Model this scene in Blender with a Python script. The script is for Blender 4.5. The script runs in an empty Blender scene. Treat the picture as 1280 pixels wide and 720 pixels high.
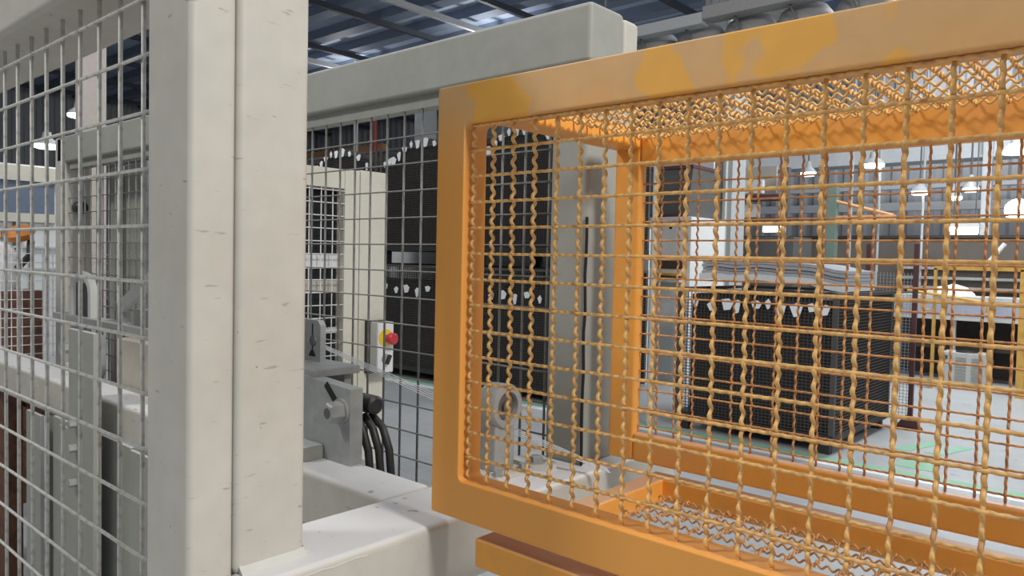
import bpy, bmesh, math, random
from mathutils import Vector, Matrix
random.seed(7)
S = bpy.context.scene
COL = S.collection

# ------------------------------------------------------------------ camera
cd = bpy.data.cameras.new('camera'); cam = bpy.data.objects.new('camera', cd); COL.objects.link(cam)
cd.sensor_width = 36; cd.lens = 26.63; cd.clip_start = .02; cd.clip_end = 200
FOC, YAW, PIT, ROL = 946.7, .726859, .0384663, .0218419
def cam_rows():
    cy, sy = math.cos(YAW), math.sin(YAW)
    X = Vector((cy, 0, -sy)); Y = Vector((sy, 0, cy)); Z = Vector((0, -1, 0))
    cp, sp = math.cos(PIT), math.sin(PIT); cr, sr = math.cos(ROL), math.sin(ROL)
    P = Matrix(((1, 0, 0), (0, cp, -sp), (0, sp, cp))); Q = Matrix(((cr, -sr, 0), (sr, cr, 0), (0, 0, 1)))
    return Q @ P @ Matrix((X, Y, Z)).transposed()
MR = cam_rows()
rot = Matrix((MR[0], -MR[1], -MR[2])).transposed()
cam.matrix_world = Matrix.Translation((0, 0, 1.5)) @ rot.to_4x4()
S.camera = cam

# ------------------------------------------------------------------ world, lights, exposure
W = bpy.data.worlds.new('world'); S.world = W; W.use_nodes = True
bg = W.node_tree.nodes['Background']; bg.inputs[0].default_value = (.90, .96, 1.0, 1); bg.inputs[1].default_value = .50
S.view_settings.view_transform = 'Standard'; S.view_settings.look = 'None'
S.view_settings.exposure = 0.0; S.view_settings.gamma = 1.0; S.view_settings.use_curve_mapping = False
def area(name, loc, target, size, power, col=(1, .97, .92)):
    l = bpy.data.lights.new(name, 'AREA'); l.energy = power; l.size = size; l.color = col
    o = bpy.data.objects.new(name, l); COL.objects.link(o); o.location = loc
    o.rotation_euler = (Vector(target) - Vector(loc)).to_track_quat('-Z', 'Y').to_euler(); return o
area('high_bay_light_right', (3.4, .6, 5.2), (-.9, 1.0, 1.0), 1.1, 285, (1, .98, .95))
area('high_bay_light_left', (-3.6, -2.2, 5.3), (-1.0, 1.0, 1.2), .7, 135, (1, .98, .95))
area('high_bay_light_back', (-2.6, 4.2, 5.6), (-2.6, 4.2, 0), 1.6, 22, (.95, .98, 1))
area('high_bay_light_aisle', (-1.0, 9.6, 5.6), (-1.0, 9.6, 0), 2, 340, (.93, .97, 1))
area('added_far_wall_light', (-3.0, 14.4, 5.6), (-3, 14.4, 0), 2, 90, (.95, .98, 1))  # unseen lamp added to brighten the corrugated back wall
area('high_bay_light_far_left', (-9.5, 4.5, 5.6), (-9.5, 4.5, 0), 2, 150, (.95, .98, 1))

# ------------------------------------------------------------------ materials
def srgb(r, g, b):
    f = lambda c: (c / 255 / 12.92) if c / 255 <= .04045 else ((c / 255 + .055) / 1.055) ** 2.4
    return (f(r), f(g), f(b), 1)
def paint(name, base, rough=.5, alt=None, alt_scale=3, alt_at=.58, alt_soft=.03, dust=None, dust_amt=.8,
          speck=None, speck_scale=60, speck_at=.7, grain=.06, grain_scale=30, metal=0, bump=.05, bump_scale=120, stretch=None, scuff=None):
    m = bpy.data.materials.new(name); m.use_nodes = True; nt = m.node_tree; N = nt.nodes; L = nt.links
    b = N['Principled BSDF']; b.inputs['Roughness'].default_value = rough; b.inputs['Metallic'].default_value = metal
    tc = N.new('ShaderNodeTexCoord'); vec = tc.outputs['Object']
    if stretch:
        mp = N.new('ShaderNodeMapping'); mp.inputs['Scale'].default_value = stretch; L.new(vec, mp.inputs[0]); vec = mp.outputs[0]
    def noise(scale, detail=3, v=None):
        n = N.new('ShaderNodeTexNoise'); n.inputs['Scale'].default_value = scale; n.inputs['Detail'].default_value = detail
        L.new(v or vec, n.inputs['Vector']); return n.outputs['Fac']
    def ramp(fac, a, c):
        r = N.new('ShaderNodeMapRange'); r.inputs[1].default_value = a; r.inputs[2].default_value = c; L.new(fac, r.inputs[0]); return r.outputs[0]
    def mix(fac, a, c, mode='MIX'):
        x = N.new('ShaderNodeMix'); x.data_type = 'RGBA'; x.blend_type = mode
        for s, v in ((x.inputs[0], fac), (x.inputs[6], a), (x.inputs[7], c)):
            if hasattr(v, 'is_linked'): L.new(v, s)
            else: s.default_value = v
        return x.outputs[2]
    c = base
    if alt: c = mix(ramp(noise(alt_scale, 2), alt_at - alt_soft, alt_at + alt_soft), c, alt)
    g = noise(grain_scale, 4)
    gr = N.new('ShaderNodeMapRange'); gr.inputs[1].default_value = .3; gr.inputs[2].default_value = .7
    gr.inputs[3].default_value = 1 - grain; gr.inputs[4].default_value = 1 + grain; L.new(g, gr.inputs[0])
    cc = N.new('ShaderNodeCombineColor')
    for i in range(3): L.new(gr.outputs[0], cc.inputs[i])
    c = mix(1.0, c, cc.outputs[0], 'MULTIPLY')
    if dust:
        ge = N.new('ShaderNodeNewGeometry'); sx = N.new('ShaderNodeSeparateXYZ'); L.new(ge.outputs['Normal'], sx.inputs[0])
        f = ramp(sx.outputs['Z'], .45, .95)
        mm = N.new('ShaderNodeMath'); mm.operation = 'MULTIPLY'; mm.inputs[1].default_value = dust_amt; L.new(f, mm.inputs[0])
        c = mix(mm.outputs[0], c, dust)
    if speck: c = mix(ramp(noise(speck_scale, 2), speck_at, speck_at + .04), c, speck)
    if scuff:
        mp = N.new('ShaderNodeMapping'); mp.inputs['Scale'].default_value = scuff[1]; L.new(tc.outputs['Object'], mp.inputs[0])
        c = mix(ramp(noise(1, 2, mp.outputs[0]), scuff[2], scuff[2] + .05), c, scuff[0])
    L.new(c, b.inputs['Base Color'])
    if bump:
        bp = N.new('ShaderNodeBump'); bp.inputs['Strength'].default_value = bump; bp.inputs['Distance'].default_value = .002
        L.new(noise(bump_scale, 2), bp.inputs['Height']); L.new(bp.outputs[0], b.inputs['Normal'])
    return m
def glow(name, col, strength):
    m = bpy.data.materials.new(name); m.use_nodes = True; b = m.node_tree.nodes['Principled BSDF']
    b.inputs['Base Color'].default_value = col; b.inputs['Emission Color'].default_value = col; b.inputs['Emission Strength'].default_value = strength
    # a lamp's diffuser has faint mottling
    n = m.node_tree.nodes.new('ShaderNodeTexNoise'); n.inputs['Scale'].default_value = 4
    r = m.node_tree.nodes.new('ShaderNodeMapRange'); r.inputs[3].default_value = strength * .9; r.inputs[4].default_value = strength * 1.1
    m.node_tree.links.new(n.outputs['Fac'], r.inputs[0]); m.node_tree.links.new(r.outputs[0], b.inputs['Emission Strength']); return m

GREY = paint('beige_grey_paint', srgb(194, 190, 180), .5, alt=srgb(186, 182, 171), alt_scale=5, alt_soft=.15, alt_at=.5, dust=srgb(222, 222, 222),
             speck=srgb(140, 133, 124), speck_scale=70, speck_at=.76, grain=.035, scuff=(srgb(160, 154, 145), (26, 26, 130), .69))
GREYG = paint('cool_grey_paint', srgb(160, 161, 153), .5, alt=srgb(151, 152, 144), alt_scale=4, alt_soft=.15, alt_at=.5, dust=srgb(214, 216, 216), dust_amt=.6, grain=.04)
ORANGE = paint('orange_paint', srgb(240, 166, 70), .42, alt=srgb(232, 162, 82), alt_scale=6, alt_soft=.1, dust=srgb(212, 172, 142), dust_amt=.85,
               grain=.04, speck=srgb(120, 78, 40), speck_scale=40, speck_at=.76)
def worn_frame():
    m = paint('orange_paint_dusty', srgb(222, 174, 116), .5, alt=srgb(240, 176, 76), alt_scale=9, alt_at=.57, alt_soft=.012, dust=srgb(226, 190, 150), grain=.04)
    nt = m.node_tree; N = nt.nodes; L = nt.links; b = N['Principled BSDF']; old = b.inputs['Base Color'].links[0].from_socket
    # dust lies on the upper rail; lower down the clean orange paint shows
    tc = N.new('ShaderNodeTexCoord'); sp_ = N.new('ShaderNodeSeparateXYZ'); L.new(tc.outputs['Object'], sp_.inputs[0])
    n = N.new('ShaderNodeTexNoise'); n.inputs['Scale'].default_value = 9; L.new(tc.outputs['Object'], n.inputs['Vector'])
    a = N.new('ShaderNodeMath'); a.operation = 'MULTIPLY_ADD'; a.inputs[1].default_value = .14; L.new(n.outputs['Fac'], a.inputs[0]); L.new(sp_.outputs['Z'], a.inputs[2])
    r = N.new('ShaderNodeMapRange'); r.inputs[1].default_value = .60; r.inputs[2].default_value = .72; L.new(a.outputs[0], r.inputs[0])
    x = N.new('ShaderNodeMix'); x.data_type = 'RGBA'; L.new(r.outputs[0], x.inputs[0]); x.inputs[6].default_value = srgb(238, 165, 78); L.new(old, x.inputs[7])
    L.new(x.outputs[2], b.inputs['Base Color']); return m
ORANGE_WORN = worn_frame()
WIREO = paint('orange_wire_paint', srgb(236, 186, 112), .4, alt=srgb(186, 132, 80), alt_scale=45, alt_at=.60, alt_soft=.14, dust=srgb(222, 178, 112), dust_amt=.6, grain=.12, grain_scale=160)
WIREO2 = paint('orange_wire_paint_brown', srgb(214, 156, 96), .45, alt=srgb(170, 114, 70), alt_scale=40, alt_at=.55, alt_soft=.15, dust=srgb(214, 166, 100), dust_amt=.5, grain=.1)
WIREG = paint('galvanised_wire', srgb(200, 198, 190), .45, alt=srgb(160, 158, 150), alt_scale=50, alt_soft=.1, grain=.05, dust=srgb(210, 210, 206), dust_amt=.5)
WIRED = paint('dull_grey_wire', srgb(122, 120, 114), .5, alt=srgb(104, 102, 97), alt_scale=40, alt_soft=.1, grain=.05, dust=srgb(150, 150, 145), dust_amt=.5)
STEEL = paint('bare_steel', srgb(164, 166, 164), .42, metal=.15, alt=srgb(152, 154, 152), alt_scale=25, alt_soft=.15, grain=.06)
STEELD = paint('dark_steel', srgb(100, 100, 98), .45, metal=.2, grain=.08)
BLACK = paint('black_rubber', srgb(44, 43, 42), .5, grain=.1)
BLACKH = paint('hole_black', srgb(26, 26, 26), .8, grain=.05, bump=0)
LOAD = paint('black_sheeting', srgb(62, 59, 56), .6, alt=srgb(54, 52, 50), alt_scale=8, alt_soft=.1, grain=.12, grain_scale=90)
MESHD = paint('dark_mesh_wire', srgb(74, 71, 68), .5, grain=.1)
TAG = paint('white_tag', srgb(230, 232, 234), .6, grain=.03)
CREAM = paint('cream_enamel', srgb(214, 209, 192), .45, alt=srgb(206, 200, 182), alt_scale=3, alt_soft=.15, grain=.03)
WHITE = paint('white_enamel', srgb(226, 226, 224), .45, grain=.03)
LGREY = paint('light_grey_enamel', srgb(196, 196, 190), .5, grain=.04)
MAROON = paint('maroon_paint', srgb(92, 58, 60), .5, grain=.08)
RUST = paint('rusty_steel', srgb(112, 76, 58), .7, alt=srgb(84, 54, 44), alt_scale=20, alt_soft=.1, grain=.12)
YELLOW = paint('yellow_paint', srgb(214, 168, 84), .5, alt=srgb(196, 148, 66), alt_scale=10, alt_soft=.1, grain=.06)
SALMON = paint('salmon_paint', srgb(226, 170, 122), .55, grain=.05)
CONC = paint('concrete_floor', srgb(188, 190, 190), .42, alt=srgb(172, 174, 174), alt_scale=1.2, alt_soft=.25, alt_at=.5, grain=.05, grain_scale=8, speck=srgb(150, 150, 152), speck_scale=6, speck_at=.68)
LINEW = paint('white_floor_paint', srgb(238, 240, 240), .5, grain=.03)
LINEG = paint('green_floor_paint', srgb(138, 196, 160), .5, alt=srgb(168, 196, 180), alt_scale=6, alt_soft=.12, grain=.05)
ROOF = paint('roof_sheet', srgb(200, 214, 236), .6, grain=.06, grain_scale=4)
PURL = paint('roof_purlin', srgb(140, 152, 172), .6, grain=.05)
PURL2 = paint('roof_tie', srgb(74, 77, 86), .6, grain=.05)
WALLC = paint('corrugated_wall', srgb(170, 172, 176), .6, grain=.05, grain_scale=3)
TAUPE = paint('taupe_wall', srgb(112, 104, 96), .7, grain=.05, grain_scale=4)
GIRD = paint('pale_girder', srgb(216, 219, 222), .6, grain=.04)
COLM = paint('column_grey', srgb(176, 178, 178), .6, grain=.05)
FABRIC = paint('grey_fabric', srgb(164, 165, 168), .8, grain=.12, grain_scale=80)
RED = paint('red_plastic', srgb(196, 52, 62), .35, grain=.02)
YEL = paint('yellow_plastic', srgb(236, 204, 62), .4, grain=.02)
BLUEW = paint('blue_louvre', srgb(106, 118, 138), .5, grain=.05)
TAN = paint('tan_block', srgb(192, 184, 170), .5, grain=.04)
DUCT = paint('duct_grey', srgb(150, 148, 147), .6, grain=.06)
BROWN = paint('dark_brown_machine', srgb(72, 64, 58), .6, grain=.1)
PERF = paint('perforated_blue_grey', srgb(168, 172, 188), .6, grain=.08, grain_scale=60)
LAMP = glow('lamp_glow', (.92, .98, 1, 1), 6)
LAMPB = glow('floodlight_glow', (.95, .97, 1, 1), 25)

# ------------------------------------------------------------------ mesh helpers
def NB(): return bmesh.new()
def rbox(bm, x0, x1, y0, y1, z0, z1, r=0, seg=2, mat=None):
    ret = bmesh.ops.create_cube(bm, size=1); vs = ret['verts']
    for v in vs: v.co = Vector(((x0 + x1) / 2 + v.co.x * (x1 - x0), (y0 + y1) / 2 + v.co.y * (y1 - y0), (z0 + z1) / 2 + v.co.z * (z1 - z0)))
    if r > 0:
        es = list({e for v in vs for e in v.link_edges})
        ret = bmesh.ops.bevel(bm, geom=es, offset=r, segments=seg, profile=.5, affect='EDGES'); vs = list({v for f in ret['faces'] for v in f.verts} | {v for v in vs if v.is_valid})
    if mat is not None:
        for v in vs: v.co = mat @ v.co
    return vs
def sweep(bm, pts, r, n=8, cap=True):
    pts = [Vector(p) for p in pts]; rings = []; up = None
    for i, p in enumerate(pts):
        t = (pts[min(i + 1, len(pts) - 1)] - pts[max(i - 1, 0)]).normalized()
        if up is None: up = Vector((0, 0, 1)) if abs(t.z) < .9 else Vector((0, 1, 0))
        a = t.cross(up).normalized(); b = a.cross(t).normalized(); up = b
        rr = r[i] if isinstance(r, (list, tuple)) else r
        rings.append([bm.verts.new(p + a * rr * math.cos(2 * math.pi * k / n) + b * rr * math.sin(2 * math.pi * k / n)) for k in range(n)])
    for q, w in zip(rings, rings[1:]):
        for k in range(n): bm.faces.new((q[k], q[(k + 1) % n], w[(k + 1) % n], w[k]))
    if cap:
        bm.faces.new(rings[0][::-1]); bm.faces.new(rings[-1])
def lathe(bm, c, axis, prof, n=20):
    """prof: list of (distance along axis, radius)"""
    ax = Vector(axis).normalized(); a = ax.orthogonal().normalized(); b = ax.cross(a); c = Vector(c); rings = []
    for d, r in prof:
        rings.append([bm.verts.new(c + ax * d + (a * math.cos(2 * math.pi * k / n) + b * math.sin(2 * math.pi * k / n)) * max(r, 1e-5)) for k in range(n)])
    for q, w in zip(rings, rings[1:]):
        for k in range(n): bm.faces.new((q[k], q[(k + 1) % n], w[(k + 1) % n], w[k]))
    bm.faces.new(rings[0][::-1]); bm.faces.new(rings[-1])
def prism(bm, poly, axis, a, b):
    """extrude a 2D outline along axis 'x','y' or 'z' from a to b"""
    def P(u, v, t): return {'x': (t, u, v), 'y': (u, t, v), 'z': (u, v, t)}[axis]
    A = [bm.verts.new(P(u, v, a)) for u, v in poly]; B = [bm.verts.new(P(u, v, b)) for u, v in poly]
    bm.faces.new(A); bm.faces.new(B[::-1]); n = len(poly)
    for k in range(n): bm.faces.new((A[k], B[k], B[(k + 1) % n], A[(k + 1) % n]))
def root_of(o):
    while o.parent: o = o.parent
    return o
def wpos(o):
    p = Vector(o.location)
    while o.parent: o = o.parent; p += Vector(o.location)
    return p
def obj(name, bm, m, parent=None, label=None, smooth=False, kind=None):
    bmesh.ops.recalc_face_normals(bm, faces=bm.faces[:])
    if parent is not None: bmesh.ops.translate(bm, verts=bm.verts[:], vec=-wpos(parent))
    me = bpy.data.meshes.new(name); bm.to_mesh(me); bm.free(); me.materials.append(m)
    if smooth:
        me.polygons.foreach_set('use_smooth', [True] * len(me.polygons)); me.set_sharp_from_angle(angle=math.radians(38))
    o = bpy.data.objects.new(name, me); COL.objects.link(o)
    if parent is not None: o.parent = parent
    if label: o['label'] = label
    if kind: o['kind'] = kind
    return o
def thing(name, label, cat, loc, group=None):
    o = bpy.data.objects.new(name, None); o.empty_display_size = .05; COL.objects.link(o); o.location = loc
    o['label'] = label; o['category'] = cat
    if group: o['group'] = group
    return o
def weighted(o):
    w = o.modifiers.new('weighted_normal', 'WEIGHTED_NORMAL'); w.keep_sharp = True; w.weight = 100; return o
def tag(o, label, cat, group=None):
    o['label'] = label; o['category'] = cat
    if group: o['group'] = group
    return o
def box(name, ext, m, parent=None, r=0, seg=2, **k):
    bm = NB(); rbox(bm, *ext, r=r, seg=seg); o = obj(name, bm, m, parent, smooth=r > 0, **k)
    return weighted(o) if r > 0 else o
def cyl(name, a, b, rad, m, parent=None, n=14, **k):
    a = Vector(a); b = Vector(b); bm = NB(); lathe(bm, a, b - a, [(0, rad), ((b - a).length, rad)], n); return obj(name, bm, m, parent, smooth=True, **k)
def copy_mesh(o, loc_world, parent):
    c = o.copy(); COL.objects.link(c); c.parent = parent; c.location = Vector(loc_world) - wpos(parent); return c
def copy_tree(o, delta):
    def rec(x, par):
        c = x.copy(); COL.objects.link(c)
        if par is not None: c.parent = par
        for ch in list(x.children): rec(ch, c)
        return c
    c = rec(o, None); c.location = Vector(o.location) + Vector(delta); return c
def wire_mesh(name, axis, length, rad, crimp=None, amp=0, lam=.02, n=6, m=None, seg=8):
    """a straight or crimped wire along axis, centred on the origin; crimp = direction of the crimps"""
    A = {'x': Vector((1, 0, 0)), 'y': Vector((0, 1, 0)), 'z': Vector((0, 0, 1))}[axis]
    bm = NB()
    if amp:
        k = max(2, int(length / lam * seg)); D = Vector(crimp)
        pts = [A * (-length / 2 + length * i / k) + D * amp * math.sin(2 * math.pi * (length * i / k) / lam) for i in range(k + 1)]
    else: pts = [A * (-length / 2), A * (length / 2)]
    sweep(bm, pts, rad, n)
    bmesh.ops.recalc_face_normals(bm, faces=bm.faces[:])
    me = bpy.data.meshes.new(name); bm.to_mesh(me); bm.free(); me.materials.append(m)
    me.polygons.foreach_set('use_smooth', [True] * len(me.polygons)); return me
def put(name, me, loc, parent, **k):
    o = bpy.data.objects.new(name, me); COL.objects.link(o); o.parent = parent; o.location = Vector(loc) - wpos(parent)
    for a, b in k.items(): o[a] = b
    return o

# ------------------------------------------------------------------ hall
fl = box('floor', (-24, 8, -8, 16, -.1, 0), CONC, kind='structure')
line = box('floor_marking', (-12, 6, 5.82, 5.93, 0, .003), LINEW, fl, label='white painted line along the aisle')
box('floor_marking', (-12, 6, 5.93, 6.06, 0, .0025), LINEG, fl, label='pale green painted band beside the white line')
for (a, b) in (((-1.70, 6.75), (-1.55, 7.25)), ((-1.47, 6.80), (-1.32, 7.25))):
    bm = NB(); prism(bm, [(a[0] - .06, a[1]), (a[0] + .06, a[1]), (b[0] + .06, b[1]), (b[0] - .06, b[1])], 'z', 0, .003)
    obj('floor_marking', bm, LINEG, fl, label='short green painted floor stripe')
bm = NB(); prism(bm, [(-1.62, 6.2), (-1.30, 6.2), (-1.38, 6.5), (-1.58, 6.5)], 'z', 0, .003); obj('floor_marking', bm, LINEG, fl, label='worn green floor patch')
ce = box('ceiling', (-24, 8, -8, 16, 6.0, 6.1), ROOF, kind='structure')
for k in range(20): box('purlin', (-24, 8, -2 + k * .9, -1.72 + k * .9, 5.82, 6.0), PURL, ce)
for k in range(13): box('roof_tie', (-23 + 2.35 * k, -22.92 + 2.35 * k, -8, 16, 5.72, 5.82), PURL2, ce)
def corrugated(name, a, b, fixed, z0, z1, along, pitch, depth, m):
    bm = NB(); n = int((b - a) / pitch); poly = []
    for i in range(n):
        u = a + i * pitch
        poly += [(u, 0), (u + pitch * .35, 0), (u + pitch * .5, depth), (u + pitch * .85, depth)]
    poly.append((a + n * pitch, 0))
    lo = []; hi = []
    for u, d in poly:
        p = (u, fixed - d) if along == 'x' else (fixed + d, u)
        lo.append(bm.verts.new((*p, z0))); hi.append(bm.verts.new((*p, z1)))
    for k in range(len(poly) - 1): bm.faces.new((lo[k], lo[k + 1], hi[k + 1], hi[k]))
    return obj(name, bm, m, kind='structure')
wb = corrugated('wall_back', -24, 8, 16, 0, 6.0, 'x', .3, .06, WALLC)
wf = box('wall_front', (-24, 8, -4.1, -4, 0, 6.0), paint('front_wall', srgb(176, 178, 180), .7), kind='structure')
wl = corrugated('wall_left', -8, 16, -24, 0, 6.0, 'y', .3, .06, WALLC)
lowwall = box('wall_middle', (-6.9, 6, 13.0, 13.12, 0, 1.96), TAUPE, kind='structure')
box('coping', (-6.9, 6, 12.95, 13.17, 1.96, 2.0), BROWN, lowwall)
tr1 = box('trim_1', (-9, 6, 13.3, 13.6, 3.22, 3.58), GIRD, kind='structure'); box('flange', (-9, 6, 13.2, 13.7, 3.58, 3.62), GIRD, tr1); box('flange', (-9, 6, 13.2, 13.7, 3.18, 3.22), GIRD, tr1)
tr2 = box('trim_2', (-4.98, -4.52, 9.4, 9.8, 0, 6.0), COLM, kind='structure')
box('flange', (-4.86, -4.78, 9.34, 9.4, 0, 6), COLM, tr2); box('conduit', (-4.62, -4.58, 9.34, 9.4, 0, 6), LGREY, tr2); box('junction_box', (-4.86, -4.66, 9.25, 9.34, 2.3, 2.42), STEELD, tr2)
tr3 = box('trim_3', (-2.34, -2.22, 13.14, 13.3, 0, 6.0), GIRD, kind='structure')
tr4 = box('trim_4', (-13.2, -12.85, 11.4, 11.75, 0, 6.0), COLM, kind='structure')
tr5 = box('trim_5', (-8, 6, 15.3, 15.5, 2.55, 2.7), GIRD, kind='structure')
tr6 = box('trim_6', (-8, 6, 15.3, 15.5, 2.95, 3.02), GIRD, kind='structure')
tr7 = box('trim_7', (-23.8, -17.5, 13.9, 14.1, 4.55, 4.75), SALMON, kind='structure')
for k, x in enumerate((-3.9, -3.5, -2.9)):
    tag(cyl('roof_hanger_rod', (x, 12.2, 1.2), (x, 12.2, 6), .02, COLM), ['white vertical rod left of the other two above the taupe wall', 'middle white vertical rod above the taupe wall', 'right hand white vertical rod above the taupe wall'][k], 'rod', 'white rods above the taupe wall')

# fluorescent trunking below the roof
for k, (x, lab) in enumerate(((-14.28, 'white lamp trunking nearer the front post under the dark roof'), (-9.87, 'white lamp trunking passing above the rear grey post'))):
    t = thing('lamp_trunking', lab, 'lamp', (x, 6, 5.7), 'white lamp trunkings under the roof')
    box('rail', (x - .035, x + .035, 4.0, 10.75, 5.62, 5.72), WHITE, t); box('lamp_housing', (x - .12, x + .12, 10.5, 10.8, 5.5, 5.62), WHITE, t)
    box('tube', (x - .08, x + .08, 10.4, 10.8, 5.44, 5.5), LAMP, t, label='glowing tube end')
    pl_ = bpy.data.lights.new('tube_light', 'POINT'); pl_.energy = 30; pl_.shadow_soft_size = .12; po = bpy.data.objects.new('tube_light', pl_); COL.objects.link(po); po.location = (x, 10.2, 5.2)
    box('hanger', (x - .02, x + .02, 7, 7.05, 5.72, 6), STEELD, t)
tag(cyl('drop_conduit', (-14.03, 10.4, 2.5), (-14.03, 10.4, 6.0), .05, WHITE), 'thin white vertical conduit hanging from the roof behind the lintel', 'conduit')

# pendant lamps
def pendant(x, y, z, lab, r=.16, m=LAMP):
    r *= .72
    t = thing('pendant_lamp', lab, 'lamp', (x, y, z), 'high bay pendant lamps over the far aisle')
    bm = NB(); lathe(bm, (x, y, z), (0, 0, 1), [(.02, r), (.06, r * .85), (.11, r * .4), (.2, r * .3)], 18); obj('shade', bm, COLM, t, smooth=True)
    bm = NB(); lathe(bm, (x, y, z - .03), (0, 0, 1), [(0, r * .7), (.015, r * .95), (.05, r * .95)], 18); obj('diffuser', bm, m, t, smooth=True)
    cyl('rod', (x, y, z + .19), (x, y, 6.0), .012, STEELD, t, n=8)
pendant(-5.37, 12, 3.30, 'glowing high bay lamp farthest left, above the maroon press', .2)
pendant(-4.50, 12, 2.93, 'glowing lamp second from the left, just right of the maroon press', .17)
pendant(-3.54, 12, 3.00, 'glowing high bay lamp above the salmon jib arm', .22)
pendant(-2.90, 12, 2.57, 'small glowing lamp third before the slim white column', .16)
pendant(-2.46, 12, 2.48, 'small glowing lamp second before the slim white column', .14)
pendant(-2.19, 11.6, 2.55, 'small glowing lamp directly beside the slim white column', .14)
pendant(-1.646, 11.2, 2.96, 'glowing lamp at the upper right, right of the slim white column', .22)
pendant(-12, 3.62, 2.93, 'glowing lamp seen through the left guard above the cream office', .25)
pendant(-12, 4.02, 3.42, 'glowing lamp seen through the left guard beside the pale panel', .2)
t = thing('floodlight', 'very bright white floodlight at the right edge above the taupe wall', 'lamp', (-1.64, 11.5, 2.26))
bm = NB(); lathe(bm, (-1.64, 11.5, 2.26), (.14, -.98, -.05), [(0, .12), (.02, .12)], 20); obj('lens', bm, LAMPB, t)
bm = NB(); lathe(bm, (-1.64, 11.5, 2.26), (-.14, .98, .05), [(0, .15), (.12, .12), (.2, .05)], 20); obj('housing', bm, LGREY, t, smooth=True); cyl('bracket', (-1.66, 11.6, 2.3), (-1.66, 11.6, 6), .015, STEELD, t, n=8)
t = thing('tube_lamp', 'horizontal glowing fluorescent tube low above the taupe wall', 'lamp', (-2.23, 11.5, 2.0))
cyl('tube', (-2.4, 11.5, 2.0), (-2.07, 11.5, 2.0), .045, LAMPB, t); box('housing', (-2.42, -2.05, 11.46, 11.54, 2.05, 2.1), WHITE, t)
for x in (-2.35, -2.1): cyl('hanger', (x, 11.5, 2.1), (x, 11.5, 6.0), .008, STEELD, t, n=6)

# ventilation duct
t = thing('ventilation_duct', 'pale ventilation duct with bulging round segments under a rail, above the cage', 'duct', (-4.4, 7.3, 3.8))
box('rail', (-6.5, -3.75, 7.0, 7.16, 3.91, 4.03), COLM, t, r=.01); box('rail', (-3.75, -1.4, 7.0, 7.2, 3.95, 4.08), DUCT, t, r=.01)
for k in range(7):
    x = -5.3 + k * .55
    bm = NB(); lathe(bm, (x, 7.4, 3.79), (1, 0, 0), [(0, .12), (.06, .2), (.16, .24), (.34, .24), (.44, .2), (.5, .12)], 22); obj('duct_segment', bm, DUCT, t, smooth=True)
    bm = NB(); sweep(bm, [(x + .2, 7.1, 3.97), (x + .32, 7.12, 3.66)], .014, 6); obj('brace', bm, STEELD, t)
for x in (-5, -3, -1.6): cyl('hanger', (x, 7.1, 4.1), (x, 7.1, 6.0), .012, STEELD, t, n=6)
t = thing('diagonal_duct', 'broad grey sheet metal duct sloping up to the right above the cage', 'duct', (-2.7, 7.6, 4.1))
bm = NB(); rbox(bm, -.9, .9, -.2, .2, -.09, .09, r=.01, mat=Matrix.Translation((-2.72, 8.0, 4.48)) @ Matrix.Rotation(math.radians(-20), 4, 'Y')); obj('duct_body', bm, DUCT, t)
cyl('hanger', (-2.6, 8.0, 4.45), (-2.6, 8.0, 6), .012, STEELD, t, n=6)

# ------------------------------------------------------------------ machine frame
mf = thing('machine_frame', 'beige grey welded square tube machine frame with posts and lintels', 'machine', (-1.0, .9, 0))
XP0, XP1 = -1.062, -.936
def post(ext, r=.012, m=GREY, **k): return box('post', ext, m, mf, r=r, seg=3, **k)
post((XP0, XP1, .441, .504, 0, 2.035), r=.009)
post((XP0, XP1, .5055, .615, 1.064, 2.035), r=.012)
box('lintel', (-4.1, XP0 - .0005, .441, .615, 1.91, 2.035), GREY, mf, r=.012, seg=3)
box('lintel', (-4.1, -.936, 1.28, 1.402, 1.912, 2.036), GREYG, mf, r=.01, seg=3)
post((-1.036, -.936, 1.2805, 1.402, 1.064, 1.914), m=GREYG)
post((-1.03, -.936, 1.404, 1.462, 1.064, 2.03))
post((-4.13, -4.0, .441, .615, 0, 2.035)); post((-4.13, -4.0, 1.28, 1.402, 0, 2.036), m=GREY)
box('side_beam', (-1.052, -.888, .506, 1.60, .95, 1.068), GREY, mf, r=.012, seg=3)
box('cross_beam', (-4.0, -1.053, .851, .968, .95, 1.068), GREY, mf, r=.012, seg=3)
box('rear_beam', (-4.0, -1.053, 1.285, 1.40, .77, .89), GREY, mf, r=.012, seg=3)
for (x, y) in ((-1.03, 1.47), (-2.0, .87)): box('leg', (x, x + .1, y, y + .1, 0, .951), GREY, mf, r=.008)
# weld bead at the foot of the rear tube of the front post
bm = NB(); prism(bm, [(-.937, 1.066), (-.925, 1.066), (-.937, 1.078)], 'y', .512, .612); obj('weld_bead', bm, LGREY, mf)
bm = NB(); prism(bm, [(.614, 1.066), (.626, 1.066), (.614, 1.078)], 'x', -1.05, -.94); obj('weld_bead', bm, LGREY, mf)
bm = NB()
sweep(bm, [(-.8885, .53 + .02 * i, 1.057 + .0012 * math.sin(i * 2.1)) for i in range(9)], .0013, 6); obj('weld_bead', bm, LGREY, mf)
# crack-like dark line on the rear post corner
bm = NB(); sweep(bm, [(-.9335 + .0012 * math.sin(i * 1.7), 1.279 + .001 * math.cos(i * 2.3), 1.07 + .04 * i) for i in range(14)], .0035, 6); obj('corner_line', bm, BLACKH, mf, label='dark ragged line down the corner')

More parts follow.
